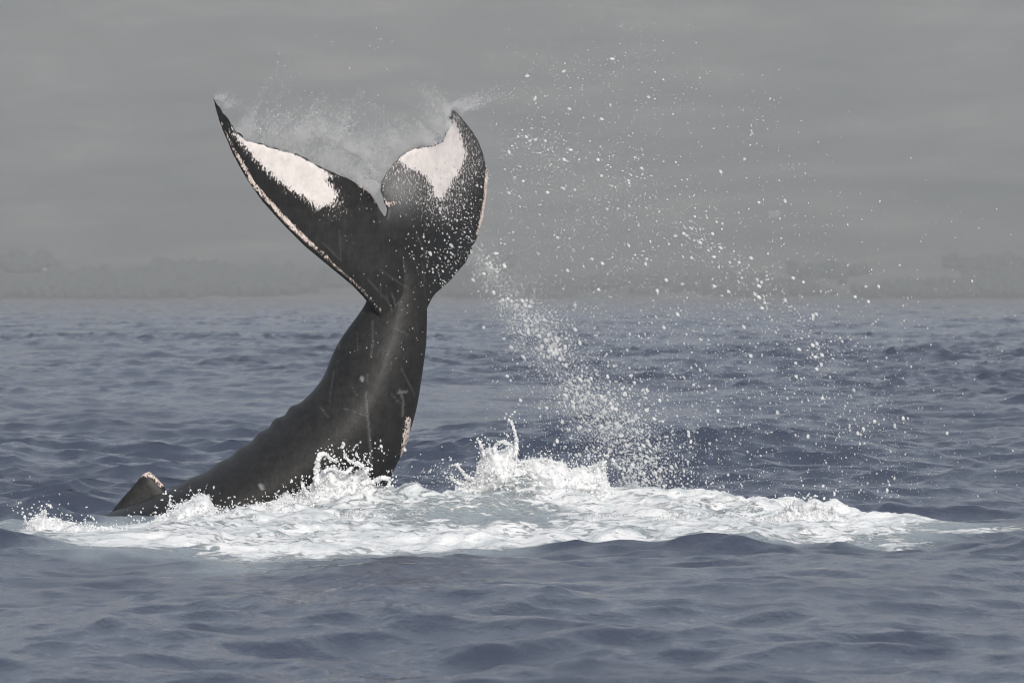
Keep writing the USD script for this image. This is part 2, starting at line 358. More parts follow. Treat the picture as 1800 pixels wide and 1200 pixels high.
# ------------------------------------------------------------------ far shore: hills, wood, houses
hx = np.concatenate([np.linspace(-11500, -1800, 40)[:-1], np.linspace(-1800, 1800, 260), np.linspace(1800, 11500, 40)[1:]])
hy = np.linspace(0, 1, 90) ** 1.4 * 3300
HX, HY = np.meshgrid(hx, hy, indexing='ij')
SHORE = 7900.0
def shore_line(x):
    return SHORE + 60 * np.sin(x / 310.0) + 40 * np.sin(x / 131.0 + 1) + 0.000006 * x * x
def ground(x, t):
    """Height of the land t metres behind the shore line."""
    p = np.stack([x, t, 0 * x], -1)
    rise = 0.035 * t + 0.00010 * t ** 2
    h = np.clip(t, 0, 40) * 0.05 + rise * (1 + 0.8 * fb(p, 1 / 900, 5, 41)) + 10 * fb(p, 1 / 160, 4, 43) * sstep(0, 500, t)
    return h - 1.5 * (t < 1)
HZ = ground(HX, HY)
hv = np.stack([HX, shore_line(HX) + HY, HZ], -1).reshape(-1, 3)
n0, n1 = HX.shape
i = np.arange(n0 * n1).reshape(n0, n1)
hf = np.stack([i[:-1, :-1], i[1:, :-1], i[1:, 1:], i[:-1, 1:]], -1).reshape(-1, 4)
hills = usdkit.mesh(stage, '/World/hills', (hv, hf), hill_mat, smooth=True)
tag(hills, 'hazy grey-green hillside rising behind the far shore', None, None, 'structure')

rw = np.random.default_rng(4)
n = 5200
wx = rw.uniform(-1200, 1200, n * 3)
wt = rw.uniform(5, 520, n * 3) 
dens = fb(np.stack([wx, wt, 0 * wx], -1), 1 / 120, 3, 51) + 0.20 - 0.0005 * wt
dens = dens - 0.16 * np.exp(-((wx - 150) / 420) ** 2)
keep = dens > rw.uniform(-0.05, 0.18, n * 3)
wx, wt = wx[keep][:n], wt[keep][:n]
pos, rad = [], []
for k in range(4):
    rr = rw.uniform(3, 8, len(wx)) * (1.3 if k == 0 else 0.8)
    pos.append(np.stack([wx + rw.normal(0, 5, len(wx)), shore_line(wx) + wt + rw.normal(0, 5, len(wx)), ground(wx, wt) + rr * 0.7 + rw.uniform(0, 7, len(wx))], -1))
    rad.append(rr)
v, f = scatter(ICO1, np.vstack(pos), np.concatenate(rad), jitter=0.3, rng=rw)
wood = obj('shore_wood', (v, f), wood_mat)
tag(wood, 'hazy wood along the far shore below the hills', 'wood', None, 'stuff')

def house(px, py, w, dep, hgt, label):
    tt = np.linspace(8, 2500, 3000)
    xx = at(px, py, SHORE + tt)
    t = float(tt[np.argmax(ground(xx[:, 0], tt) >= xx[:, 2])])
    y = SHORE + t
    x = float(at(px, py, y)[0])
    yy = float(shore_line(np.array(x))) + t
    z = float(ground(np.array([x]), np.array([t]))[0])
    h = thing('house', label, 'house', (x, yy, z))
    p = str(h.GetPath())
    b = trimesh.creation.box([w, dep, hgt + 3]); b.apply_translation([0, 0, hgt / 2 - 1.5])
    obj('wall', b, wall_mat, p)
    rf = trimesh.creation.extrude_polygon(Polygon([(-dep / 2 - 1, 0), (dep / 2 + 1, 0), (0, dep * 0.28)]), w + 2)
    rf.apply_transform(np.array([[0, 0, 1, -w / 2 - 1], [1, 0, 0, 0], [0, 1, 0, hgt + 0.01], [0, 0, 0, 1.0]]))
    obj('roof', rf, roof_mat, p)
    for sx in (-0.3, 0.0, 0.3):
        q = trimesh.creation.box([w * 0.13, 0.12, hgt * 0.4]); q.apply_translation([sx * w, -dep / 2 - 0.03, hgt * 0.55])
        obj('window', q, roof_mat, p)

house(90, 486, 20, 12, 9, 'pale house among the hazy trees at the far left of the shore')
house(186, 486, 26, 12, 7, 'long low pale house on the shore below the left fluke tip')
house(1362, 380, 17, 10, 5, 'pale house alone on the hazy hillside right of the tail')
house(1710, 470, 22, 12, 7, 'broad pale house beside dark trees at the far right of the shore')

# ------------------------------------------------------------------ the whale
def spline(pts, n):
    from scipy.interpolate import CubicSpline
    pts = np.asarray(pts, float)
    t = np.concatenate([[0], np.cumsum(np.linalg.norm(np.diff(pts[:, :2], axis=0), axis=1))])
    return CubicSpline(t, pts)(np.linspace(0, t[-1], n))

# spine in the photo's pixels: x, y, dorsal radius, ventral radius (px), side radius (px), lateral keel 0..1, depth (m)
spine = [
    (694, 405, 9, 10, 12, 0.5, -0.02), (697, 450, 24, 26, 20, 0.8, -0.02), (700, 500, 46, 46, 26, 0.9, 0.0), (699, 545, 60, 52, 32, 0.9, 0.0), (690, 590, 76, 61, 42, 0.8, 0.0), (675, 640, 90, 70, 58, 0.7, 0.02),
    (652, 700, 92, 84, 74, 0.5, 0.04), (610, 762, 96, 106, 90, 0.35, 0.06), (540, 828, 100, 136, 106, 0.25, 0.1), (440, 893, 94, 126, 122, 0.15, 0.16),
    (320, 950, 92, 140, 136, 0.1, 0.2), (190, 1003, 98, 150, 148, 0.1, 0.2), (60, 1060, 110, 150, 150, 0.1, 0.1), (-60, 1130, 100, 140, 140, 0.1, 0.0), (-150, 1200, 60, 80, 80, 0.1, 0.0)]
sp = spline(spine, 150)
NS = 72
rings = []
ua = np.linspace(0, 2 * np.pi, NS, endpoint=False)
tan = np.gradient(sp[:, :2], axis=0)
tan /= np.linalg.norm(tan, axis=1, keepdims=True)
bumps = [(0.33, 0.012, 7), (0.365, 0.012, 8), (0.40, 0.014, 6), (0.44, 0.015, 5), (0.48, 0.015, 4), (0.53, 0.015, 3)]
ROLL = 0.0
for j, (q, tg) in enumerate(zip(sp, tan)):
    nrm = np.array([tg[1], -tg[0]])            # points to the dorsal side (picture left / up)
    if nrm[0] > 0: nrm = -nrm
    u = j / 149
    dr = q[2]
    hump_ = sum(h * math.exp(-((u - c) / w) ** 2) for c, w, h in bumps)
    roll = 0.42 * sstep(0.45, 0.9, np.array(u)) - 0.0
    ring = []
    for a_ in ua:
        c, s_ = math.cos(a_), math.sin(a_)
        e = 1 + 0.30 * q[5]
        cc, ss = math.copysign(abs(c) ** e, c), math.copysign(abs(s_) ** (1 + 0.12 * q[5]), s_)
        rd = dr + hump_ * c ** 14 if c > 0 else q[3]
        dn, side = rd * cc, q[4] * ss
        # the trunk leans a little away from the viewer: rotate the section about the spine
        dn, side = dn * math.cos(roll) - side * math.sin(roll) * 0.0, side + dn * math.sin(roll)
        ring.append(at(q[0] + nrm[0] * dn, q[1] + nrm[1] * dn, q[6] + side / S))
    rings.append(ring)
V = np.array(rings).reshape(-1, 3)
i = np.arange(150 * NS).reshape(150, NS)
q4 = np.stack([i[:-1], np.roll(i[:-1], -1, 1), np.roll(i[1:], -1, 1), i[1:]], -1).reshape(-1, 4)
F = np.vstack([q4[:, [0, 1, 2]], q4[:, [0, 2, 3]]])
c0, c1 = len(V), len(V) + 1
V = np.vstack([V, np.mean(rings[0], 0), np.mean(rings[-1], 0)])
F = np.vstack([F, np.stack([np.full(NS, c0), np.roll(i[0], -1), i[0]], -1), np.stack([np.full(NS, c1), i[-1], np.roll(i[-1], -1)], -1)])
trunk = trimesh.Trimesh(V, F, process=False)
trunk.fix_normals()

# flukes: outline (px), own depth, lens-shaped thickness
left_lead = [(676, 580), (668, 562), (659, 547), (637, 521), (619, 502), (575, 466), (534, 432), (498, 396), (461, 355), (432, 314), (410, 274), (391, 230), (379, 193), (374, 173)]
left_trail = [(380, 177), (391, 193), (404, 217), (417, 232), (435, 247), (454, 250), (478, 259), (501, 265), (520, 270), (538, 278), (557, 290), (575, 299), (593, 306), (611, 312), (633, 325), (648, 334), (657, 343), (662, 356), (668, 368)]
notch = [(677, 380)]
right_trail = [(680, 368), (673, 354), (667, 335), (670, 318), (677, 304), (688, 293), (703, 275), (714, 265), (725, 262), (747, 257), (760, 256), (769, 251), (778, 246), (782, 234), (789, 222), (786, 206), (792, 192)]
right_lead = [(801, 195), (813, 208), (828, 226), (842, 248), (851, 274), (857, 303), (855, 340), (848, 384), (838, 421), (820, 461), (791, 494), (764, 518), (757, 530), (750, 545), (735, 575)]
fluke_poly = Polygon(left_lead + left_trail + notch + right_trail + right_lead + [(715, 600), (690, 600)]).buffer(0)

def crease(py):
    return np.interp(py, [180, 365, 520, 600], [668, 690, 726, 735])
def triangulate(poly, rim_pts, inner):
    """Triangles of a polygon; every edge inside it has an end that is off the rim."""
    pts = np.vstack([rim_pts, inner])
    for _ in range(8):
        tri = Delaunay(pts).simplices
        q = pts[tri]
        u_, w_ = q[:, 1] - q[:, 0], q[:, 2] - q[:, 0]
        area = np.abs(u_[:, 0] * w_[:, 1] - u_[:, 1] * w_[:, 0])
        cen = q.mean(1)
        tri = tri[shapely.contains_xy(poly, cen[:, 0], cen[:, 1]) & (area > 1e-3)]
        e = np.sort(np.vstack([tri[:, [0, 1]], tri[:, [1, 2]], tri[:, [2, 0]]]), 1)
        ue, cnt = np.unique(e, axis=0, return_counts=True)
        rim = np.zeros(len(pts), bool)
        rim[ue[cnt == 1].ravel()] = True
        bad = ue[(cnt == 2) & rim[ue].all(1)]
        if not len(bad):
            break
        pts = np.vstack([pts, pts[bad].mean(1)])
    return pts, tri

def fluke_depth(px, py):
    dx = (px - crease(py)) / S
    soft = 0.12
    right = soft * np.logaddexp(0, dx / soft) - soft * math.log(2)
    left = soft * np.logaddexp(0, -dx / soft) - soft * math.log(2)
    up = np.clip((520 - py) / S, 0, 3)
    return right * (1.25 - 0.9 * sstep(470, 560, py)) + 0.10 * right ** 2 - left * 0.42 - 0.05 * left ** 2 - 0.06 * up ** 2 + 0.10 * np.clip(right - 0.5, 0, 2) * up
def dense_outline(poly, step):
    ring = poly.exterior
    k = int(ring.length / step)
    pts = np.array([ring.interpolate(s).coords[0] for s in np.linspace(0, ring.length, k, endpoint=False)])
    return pts
STEP = 2.6
bd = dense_outline(fluke_poly, STEP)
bd = bd + 0.0
# ragged trailing edge
nb = fb(np.c_[bd, 0 * bd[:, 0]], 1 / 9.0, 3, 61)
wt_ = np.exp(-(line_dist(left_trail + notch + right_trail, bd) / 4) ** 2) * sstep(6, 22, np.hypot(bd[:, 0] - 674, bd[:, 1] - 366))
tb = np.roll(bd, -1, 0) - np.roll(bd, 1, 0)
tb /= np.linalg.norm(tb, axis=1, keepdims=True)
bd = bd + np.c_[tb[:, 1], -tb[:, 0]] * (nb * 7 * wt_)[:, None]
poly2 = Polygon(bd).buffer(0)
gx, gy = np.meshgrid(np.arange(370, 862, STEP), np.arange(170, 604, STEP))
gp = np.c_[gx.ravel() + (gy.ravel() / STEP % 2) * STEP / 2, gy.ravel()]
sd = poly_sd(poly2, gp)
gp = gp[sd > STEP * 0.7]
pts, tri = triangulate(poly2, bd, gp)
sd = np.maximum(poly_sd(poly2, pts), 0)
# thickness: thick towards the stock, knife-thin trailing edge
root = np.exp(-(np.hypot(pts[:, 0] - 705, (pts[:, 1] - 500) * 0.8) / 150) ** 2)
tmax = 4.0 + 13 * root
dl = np.minimum(line_dist(left_lead, pts), line_dist(right_lead, pts))
half = tmax * np.sqrt(1 - (1 - np.clip(sd / (10 + 40 * root + 14 * np.exp(-(dl / 40) ** 2)), 0, 1)) ** 2)
yd = fluke_depth(pts[:, 0], pts[:, 1])
def blade(pts, tri, yd, half):
    """Closed lens-shaped blade over a triangulated outline: its rim is shared by front and back."""
    e = np.sort(np.vstack([tri[:, [0, 1]], tri[:, [1, 2]], tri[:, [2, 0]]]), 1)
    ue, cnt = np.unique(e, axis=0, return_counts=True)
    rim = np.zeros(len(pts), bool)
    rim[ue[cnt == 1].ravel()] = True
    half = np.where(rim, 0, half)
    back = np.where(rim, np.arange(len(pts)), 0)
    inner = np.where(~rim)[0]
    back[inner] = len(pts) + np.arange(len(inner))
    m = trimesh.Trimesh(np.vstack([at(pts[:, 0], pts[:, 1], yd - half / S), at(pts[inner, 0], pts[inner, 1], yd[inner] + half[inner] / S)]), np.vstack([tri, back[tri][:, ::-1]]), process=False)
    m.remove_unreferenced_vertices()
    m.fix_normals()
    return m
fl = blade(pts, tri, yd, half)

# dorsal fin
fin_px = [(188, 908), (203, 888), (225, 863), (245, 840), (255, 832), (263, 830), (270, 836), (279, 845), (286, 853), (300, 868), (310, 900), (262, 926), (215, 912)]
fp = dense_outline(Polygon(fin_px), 2.6)
finp = Polygon(fp)
gx, gy = np.meshgrid(np.arange(170, 312, 2.6), np.arange(826, 932, 2.6))
gp = np.c_[gx.ravel(), gy.ravel()]
gp = gp[poly_sd(finp, gp) > 1.6]
pts, tri2 = triangulate(finp, fp, gp)
sd = np.maximum(poly_sd(finp, pts), 0)
half = (6 + 0.12 * np.clip(pts[:, 1] - 830, 0, 80)) * np.sqrt(1 - (1 - np.clip(sd / 22, 0, 1)) ** 2)
FIN_Y = 0.52
fin = blade(pts, tri2, np.full(len(pts), FIN_Y), half)

def man(m):
    return manifold3d.Manifold(manifold3d.Mesh(m.vertices.astype(np.float32), m.faces.astype(np.uint32)))
ms = [man(trunk), man(fl), man(fin)]
body = ms[0] + ms[1] + ms[2]
body = body.trim_by_plane((0, 0, 1), -2.2).refine_to_length(0.03)
m = body.to_mesh()
wm = trimesh.Trimesh(m.vert_properties[:, :3], m.tri_verts, process=False)
wm.merge_vertices()
def taubin(m, n, lam=0.5, mu=-0.52):
    e = m.edges_unique
    k = len(m.vertices)
    A = sparse.coo_matrix((np.ones(2 * len(e)), (np.r_[e[:, 0], e[:, 1]], np.r_[e[:, 1], e[:, 0]])), (k, k)).tocsr()
    deg = np.asarray(A.sum(1)).ravel()
    v = np.array(m.vertices)
    ok = (deg > 0)[:, None]
    for _ in range(n):
        for w in (lam, mu):
            v = v + np.where(ok, w * ((A @ v) / np.maximum(deg, 1)[:, None] - v), 0)
    m.vertices = v
taubin(wm, 8)

def px_of(v):
    k = D / (D + v[:, 1])
    return np.c_[v[:, 0] * k * S + 900, 522 - (v[:, 2] - HC) * k * S]
wv = np.array(wm.vertices)
wp = px_of(wv)                      # the whale's own drawing coordinates, used to place its markings on the skin
def crop(pl):                       # points read off an enlargement of the flukes
    return [(340 + x * 600 / 1636, 120 + y * 600 / 1636) for x, y in pl]
wl = Polygon(crop([(180, 270), (240, 325), (310, 350), (440, 388), (540, 425), (640, 485), (668, 520), (640, 540), (690, 600), (670, 650), (600, 668), (520, 612), (440, 565), (370, 505), (300, 440), (245, 375), (200, 320)]))
wr = Polygon(crop([(1225, 265), (1262, 258), (1285, 340), (1308, 410), (1285, 480), (1245, 540), (1195, 625), (1150, 615), (1142, 560), (1115, 520), (1060, 490), (1005, 465), (975, 440), (1010, 405), (1055, 372), (1110, 366), (1170, 355), (1196, 335), (1202, 300)]))
facing = fluke_depth(wp[:, 0], wp[:, 1]) + 0.02 > wv[:, 1]          # underside of the flukes
on_fluke = (wp[:, 1] < 560)
sl, sr = poly_sd(wl, wp), poly_sd(wr, wp)
inl = np.where(sl > 0, 0.50 + sl / 15, 0.50 + sl / 26)
inr = np.where(sr > 0, 0.50 + sr / 14, 0.48 + sr / 42)
streak_l = 0.42 * np.exp(-(np.hypot(wp[:, 0] - 588, wp[:, 1] - 362) / 22) ** 2)
white = np.clip(np.maximum.reduce([inl, inr, streak_l]), 0, 1.5) * on_fluke * facing
d_trail = np.minimum(line_dist(left_trail, wp), line_dist(right_trail, wp))
white = white * (1 - 0.6 * sstep(4.0, 1.0, d_trail + 5 * fb(np.c_[wp, 0 * wp[:, 0]], 1 / 9.0, 3, 77)))
white = np.maximum(white, 0.30 * on_fluke * facing * sstep(-75, -10, sr) * (wp[:, 0] > 690) * (wp[:, 1] < 470))
spl = crop([(112, 215), (140, 275), (185, 375), (230, 450), (280, 545), (330, 605), (385, 665), (440, 725), (500, 785), (560, 840), (620, 890), (700, 965), (790, 1045), (860, 1115), (895, 1165)])
d1 = line_dist(spl, wp)
along = wp[:, 0]
wid = np.interp(along, [376, 405, 440, 520, 560, 640, 670], [2.0, 4.0, 6.2, 7.0, 5.5, 4.0, 3.0])
amt = np.interp(along, [376, 405, 425, 530, 560, 600, 670], [0.30, 0.40, 0.62, 0.66, 0.45, 0.42, 0.40])
crust = amt * sstep(1.05, 0.4, d1 / wid)
d2 = line_dist(right_lead[4:11], wp)
crust = np.maximum(crust, 0.8 * sstep(6.5, 3, d2) * sstep(285, 310, wp[:, 1]) * sstep(440, 390, wp[:, 1]))
d2b = line_dist([(633, 325), (648, 334), (658, 343), (662, 354)], wp)
crust = np.maximum(crust, 0.55 * sstep(7, 2, d2b))
d2c = line_dist([(676, 350), (684, 360), (694, 356)], wp)
crust = np.maximum(crust, 0.5 * sstep(6, 2, d2c))
d3 = line_dist([(717, 738), (713, 770), (708, 800), (702, 832), (692, 858)], wp)
crust = np.maximum(crust, 0.62 * sstep(9, 3, d3))
d4 = line_dist([(252, 834), (264, 833), (274, 842), (284, 853)], wp)
crust = np.maximum(crust, 0.66 * sstep(8, 2, d4))
grey = 0.0 * wp[:, 0]
def scratch(pl, w, amount):
    global grey
    d = line_dist(pl, wp)
    grey = np.maximum(grey, amount * sstep(w, w * 0.3, d))
scratch([(643, 690), (647, 740), (652, 790), (652, 820)], 2.6, 0.55)
scratch([(703, 685), (709, 705), (708, 730)], 2.6, 0.6)
scratch([(636, 664), (637, 668)], 4.5, 1.6)
scratch([(458, 853), (461, 858)], 5.0, 1.6)
scratch([(655, 565), (655, 600), (653, 625)], 2.2, 0.4)
scratch([(700, 690), (715, 688)], 3.0, 0.8)
hump = np.exp(-(np.hypot((wp[:, 0] - 705) / 40, (wp[:, 1] - 325) / 42)) ** 2) * facing * (wp[:, 0] > 664) * (wp[:, 1] < 420)
grey = np.maximum(grey, 1.7 * hump)
grey = np.maximum(grey, 0.45 * sstep(-60, 0, sr) * facing * on_fluke)
for k in range(26):                                                # thin rake marks on the flukes and the stock
    x0, y0 = RNG.uniform(560, 745), RNG.uniform(380, 780)
    ang, ln = RNG.normal(1.2, 0.5), RNG.uniform(15, 60)
    scratch([(x0, y0), (x0 + math.cos(ang) * ln, y0 + math.sin(ang) * ln)], 1.8, RNG.uniform(0.2, 0.45))

whale = thing('humpback_whale', 'dark humpback whale raising its white-patched tail flukes out of the sea', 'whale', (0, 0, 0))
wb = usdkit.mesh(stage, str(whale.GetPath()) + '/body', wm, whale_mat, smooth=True)
primvar(wb, 'paint', np.c_[white, crust, grey])

nv = np.array(wm.vertex_normals)
for lab, cond in (('pale barnacle crust along the leading edge of the left fluke', (d1 < 12) & (wp[:, 1] < 570)), ('thin pale crust on the leading edge of the right fluke', d2 < 9),
                  ('pale barnacle scars on the underside keel of the tail stock', d3 < 12), ('pale crust on the tip of the dorsal fin', d4 < 11)):
    sel = cond & (crust > 0.22)
    fs = wm.faces[sel[wm.faces].all(1)]
    ids, inv = np.unique(fs, return_inverse=True)
    if not len(ids):
        continue
    lift = 0.003 + 0.012 * sstep(0.25, 0.7, crust[ids]) * (0.6 + 0.8 * (meshkit.noise(wv[ids] * 22.0, 5)))
    cr = obj('barnacle_crust', (wv[ids] + nv[ids] * lift[:, None], inv.reshape(-1, 3)), whale_mat, str(whale.GetPath()), smooth=True)
    primvar(cr, 'paint', np.c_[white[ids], crust[ids], grey[ids]])
    tag(cr, lab)

# ------------------------------------------------------------------ splashes of white water
def splash(name, label, contour, base, y0, ysd, n, tendrils=(), rbig=0.06, seed=0, lace=0.25, thick=1.0):
    """Thrown white water: a mass of small blobs under a ragged crest, with threads and beads at the top."""
    r = np.random.default_rng(seed)
    cx, cy = np.array(contour, float).T
    bx, by = np.array(base, float).T
    # solid heart of the splash: a thick ragged sheet of churned water
    k = int(len(cx) and (cx[-1] - cx[0]) / 1.6)
    xs = np.linspace(cx[0], cx[-1], k)
    fz = np.c_[xs / 11.0, 0 * xs, 0 * xs + seed]
    hgt = np.interp(xs, bx, by) - np.interp(xs, cx, cy)
    ty = np.interp(xs, cx, cy) + np.minimum(0.5 * hgt, 22) * np.clip(fb(fz, 1.0, 4, seed) + 0.03, -0.2, 1) + np.minimum(0.25 * hgt, 7) * (r.uniform(0, 1, k) ** 3 - 0.3)
    low = np.interp(xs, bx, by) + 6
    ty = np.minimum(ty, low - 1.0)
    ring = np.vstack([np.c_[xs, ty], np.c_[xs, low][::-3]])
    poly = Polygon(ring).buffer(0)
    poly = max(poly.geoms, key=lambda g_: g_.area) if hasattr(poly, 'geoms') else poly
    o_ = dense_outline(poly, 1.9)
    poly = Polygon(o_).buffer(0)
    poly = max(poly.geoms, key=lambda g_: g_.area) if hasattr(poly, 'geoms') else poly
    gx, gy = np.meshgrid(np.arange(cx.min(), cx.max(), 2.0), np.arange(ty.min(), low.max(), 2.0))
    g_ = np.c_[gx.ravel() + r.uniform(-0.4, 0.4, gx.size), gy.ravel() + r.uniform(-0.4, 0.4, gx.size)]
    g_ = g_[poly_sd(poly, g_) > 1.3]
    cp, ct = triangulate(poly, o_, g_)
    cs = np.maximum(poly_sd(poly, cp), 0)
    reach = max(6.0, 0.6 * hgt.max())
    half = ysd * 1.3 * S * np.sqrt(1 - (1 - np.clip(cs / reach, 0, 1)) ** 2)
    qq = np.c_[cp / 26.0, 0 * cp[:, 0] + seed]
    half = half * (0.75 + 0.9 * fb(qq, 1, 4, seed + 5)) + 9 * fb(qq, 2.2, 4, seed + 6) * np.clip(cs / 6, 0, 1)
    yc = y0 + 0.25 * fb(qq, 0.8, 3, seed + 7)
    core = blade(cp, ct, yc, np.maximum(half, 0.6))
    # ragged fringe of small lumps and beads along and above the crest
    px = r.uniform(cx[0], cx[-1], n * 6)
    top, bot = np.interp(px, cx, cy), np.interp(px, bx, by)
    top = top + 9 * fb(np.c_[px / 14.0, 0 * px, 0 * px + seed], 1.0, 3, seed)
    t = r.beta(0.8, 2.6, len(px))                     # 0 at the crest, 1 at the water
    py = top + t * (bot - top)
    w = np.clip((bot - top) / 60, 0.12, 1)
    y = y0 + r.normal(0, 1, len(px)) * ysd * (0.35 + 0.65 * t)
    q = np.c_[px / 13.0, py / 9.0, y * 3]
    den = fb(q, 1.0, 3, seed + 1)
    keep = (den > -0.06 - lace * t + lace * 0.62 * (1 - t)) & (r.uniform(size=len(px)) < w) & (bot > top + 2)
    px, py, y, t = px[keep][:n], py[keep][:n], y[keep][:n], t[keep][:n]
    rad = (0.005 + 0.30 * rbig * np.clip(t, 0, 1) ** 0.8 * r.uniform(0.2, 1, len(px)) ** 1.6) * thick
    y = np.where(r.uniform(size=len(y)) < 0.7, np.minimum(y, y0 - 0.4 * ysd), y)
    pos, rad = [at(px, py, y)], [rad]
    for pl, w0, w1 in tendrils:
        c = spline(np.c_[np.array(pl, float), np.zeros(len(pl))], int(max(12, 3.2 * LineString(pl).length)))
        k = len(c)
        s_ = np.linspace(0, 1, k)
        pos.append(at(c[:, 0] + r.normal(0, 1.1, k), c[:, 1] + r.normal(0, 1.1, k), y0 - 0.25 + 0.05 * np.sin(6 * s_) ))
        rad.append(0.62 * (w0 * (1 - s_) + w1 * s_) / S * r.uniform(0.35, 1.25, k))
        kb = 14
        pos.append(at(pl[-1][0] + r.normal(0, 8, kb), pl[-1][1] + r.normal(-4, 8, kb), y0 - 0.25 + r.normal(0, 0.1, kb)))
        rad.append(r.uniform(0.004, 0.014, kb))
    # beads thrown above the crest
    nb_ = n // 13
    bxs = r.uniform(cx[0], cx[-1], nb_)
    pos.append(at(bxs, np.interp(bxs, cx, cy) - np.abs(r.normal(0, 12, nb_)) + 4, y0 + r.normal(0, ysd, nb_)))
    rad.append(r.uniform(0.003, 0.010, nb_))
    pos, rad = np.vstack(pos), np.concatenate(rad)
    dirs = r.normal(size=pos.shape) + [0, 0, 0.6]
    v, f = scatter(ICO1 if n < 6000 else ICO0, pos, rad, dirs, r.uniform(1.0, 1.8, len(pos)), jitter=0.25, rng=r)
    f = np.vstack([f, core.faces + len(v)])
    v = np.vstack([v, core.vertices])
    o = obj(name, (v, f), splash_mat, smooth=True)
    tag(o, label, 'splash')
    return o

splash('splash', 'foam crest breaking at the far left end of the white water', [(40, 935), (52, 915), (62, 905), (72, 900), (80, 903), (95, 912), (120, 918), (150, 925), (175, 932)], [(40, 948), (175, 945)], -3.2, 0.4, 1500,
       [([(48, 935), (45, 915), (42, 905)], 2.4, 1.2), ([(78, 905), (78, 896)], 2.5, 1.5)], 0.05, 71)
splash('splash', 'peaked splash in front of the whale flank beside the dorsal fin', [(250, 928), (272, 912), (292, 900), (302, 892), (314, 886), (326, 880), (338, 872), (350, 866), (360, 868), (368, 874), (376, 888), (392, 894), (430, 890), (470, 884), (492, 872), (505, 868), (520, 876), (540, 880)], [(250, 940), (540, 925)], -1.6, 0.45, 3400,
       [([(300, 890), (297, 880)], 2.4, 1.0), ([(246, 925), (244, 915)], 2.0, 1.0)], 0.07, 72)
splash('splash', 'curling splash thrown up against the base of the tail stock', [(505, 880), (522, 872), (530, 862), (545, 855), (556, 838), (560, 826), (572, 816), (590, 822), (605, 830), (625, 824), (640, 822), (648, 838), (655, 850), (668, 856), (680, 862), (700, 872)], [(505, 905), (700, 890)], -0.95, 0.3, 3400,
       [([(558, 850), (556, 830), (558, 812), (562, 800), (572, 797)], 5.5, 4.0), ([(572, 797), (582, 806), (592, 812)], 3.0, 1.5), ([(606, 795), (612, 808), (625, 814), (638, 818)], 2.0, 3.0),
        ([(640, 850), (642, 832), (646, 822)], 6.0, 3.0), ([(646, 846), (660, 845), (672, 840), (682, 840)], 4.5, 3.5), ([(682, 840), (684, 848), (678, 856)], 3.0, 2.0), ([(540, 870), (534, 858), (530, 850)], 3.5, 2.0), ([(570, 830), (580, 824), (600, 830), (618, 822)], 3.0, 3.0)], 0.055, 73, 0.3)
splash('splash', 'tallest splash right of the tail with a thin thread of water on top', [(800, 858), (815, 848), (835, 838), (842, 812), (848, 790), (860, 786), (872, 790), (885, 788), (900, 782), (908, 796), (914, 810), (935, 808), (960, 806), (985, 812), (1005, 818), (1022, 822), (1040, 818), (1054, 812), (1064, 812), (1064, 828), (1068, 846), (1078, 866), (1095, 880)], [(800, 872), (900, 885), (1095, 890)], 0.1, 0.42, 5200,
       [([(906, 800), (908, 775), (905, 760), (900, 745), (898, 739)], 3.2, 1.6), ([(850, 800), (846, 785), (842, 774)], 3.5, 2.0), ([(870, 795), (872, 782), (880, 776), (892, 780)], 2.5, 2.5), ([(830, 842), (815, 832), (805, 820), (800, 816)], 3.5, 1.8), ([(815, 852), (800, 846), (792, 838)], 3.2, 1.8), ([(1058, 820), (1062, 812)], 5, 3)], 0.075, 74, 0.22)
splash('splash', 'low ragged line of foam behind the white water right of the tallest splash', [(1085, 882), (1120, 880), (1160, 878), (1200, 882), (1240, 884), (1270, 890), (1300, 892), (1340, 893), (1380, 898)], [(1085, 900), (1380, 908)], 0.4, 0.4, 2600, (), 0.05, 75)
splash('splash', 'small fan-shaped splash at the right end of the white water', [(1355, 910), (1375, 900), (1385, 890), (1394, 884), (1404, 888), (1412, 892), (1425, 888), (1440, 888), (1452, 892), (1464, 896), (1475, 905), (1490, 914), (1515, 918), (1540, 926), (1575, 934)], [(1355, 925), (1430, 942), (1500, 942), (1575, 942)], -3.4, 0.35, 2600,
       [([(1392, 895), (1386, 882)], 3.0, 1.5), ([(1408, 895), (1412, 880)], 3.0, 1.2), ([(1436, 892), (1434, 884)], 3.0, 1.5), ([(1462, 898), (1464, 890)], 3, 1.5), ([(1578, 936), (1584, 920)], 2.5, 1.2)], 0.06, 76)
RIDGES = [
    ('low foam hump left of the dorsal fin', [(95, 935), (120, 926), (150, 922), (180, 928), (215, 926), (245, 934)], 946, -4.0, 0.35, 700, 81),
    ('broad foam ridge in front of the peaked splash', [(215, 938), (250, 928), (300, 920), (350, 914), (400, 918), (450, 914), (500, 918), (560, 928)], 948, -4.6, 0.55, 900, 82),
    ('lowest foam ridge at the front edge of the white water', [(330, 962), (390, 952), (450, 950), (510, 948), (560, 954), (610, 956), (640, 962)], 974, -8.6, 0.5, 700, 83),
    ('foam ridge below the curling splash', [(520, 918), (570, 905), (620, 900), (680, 908), (740, 918)], 932, -3.6, 0.5, 700, 84),
    ('foam ridge in front of the tallest splash', [(940, 920), (1000, 908), (1060, 904), (1120, 908), (1170, 918)], 932, -3.4, 0.5, 700, 85),
    ('long foam ridge between the tallest splash and the right end', [(1130, 912), (1190, 903), (1250, 902), (1310, 906), (1370, 914)], 930, -3.0, 0.45, 900, 86)]
for lab, ct, bs, y0, ysd, n, sd_ in RIDGES:
    o = splash('foam_ridge', lab, ct, [(ct[0][0], bs - 4), (ct[len(ct) // 2][0], bs), (ct[-1][0], bs - 4)], y0, ysd, n, (), 0.04, sd_)
    tag(o, None, 'foam')

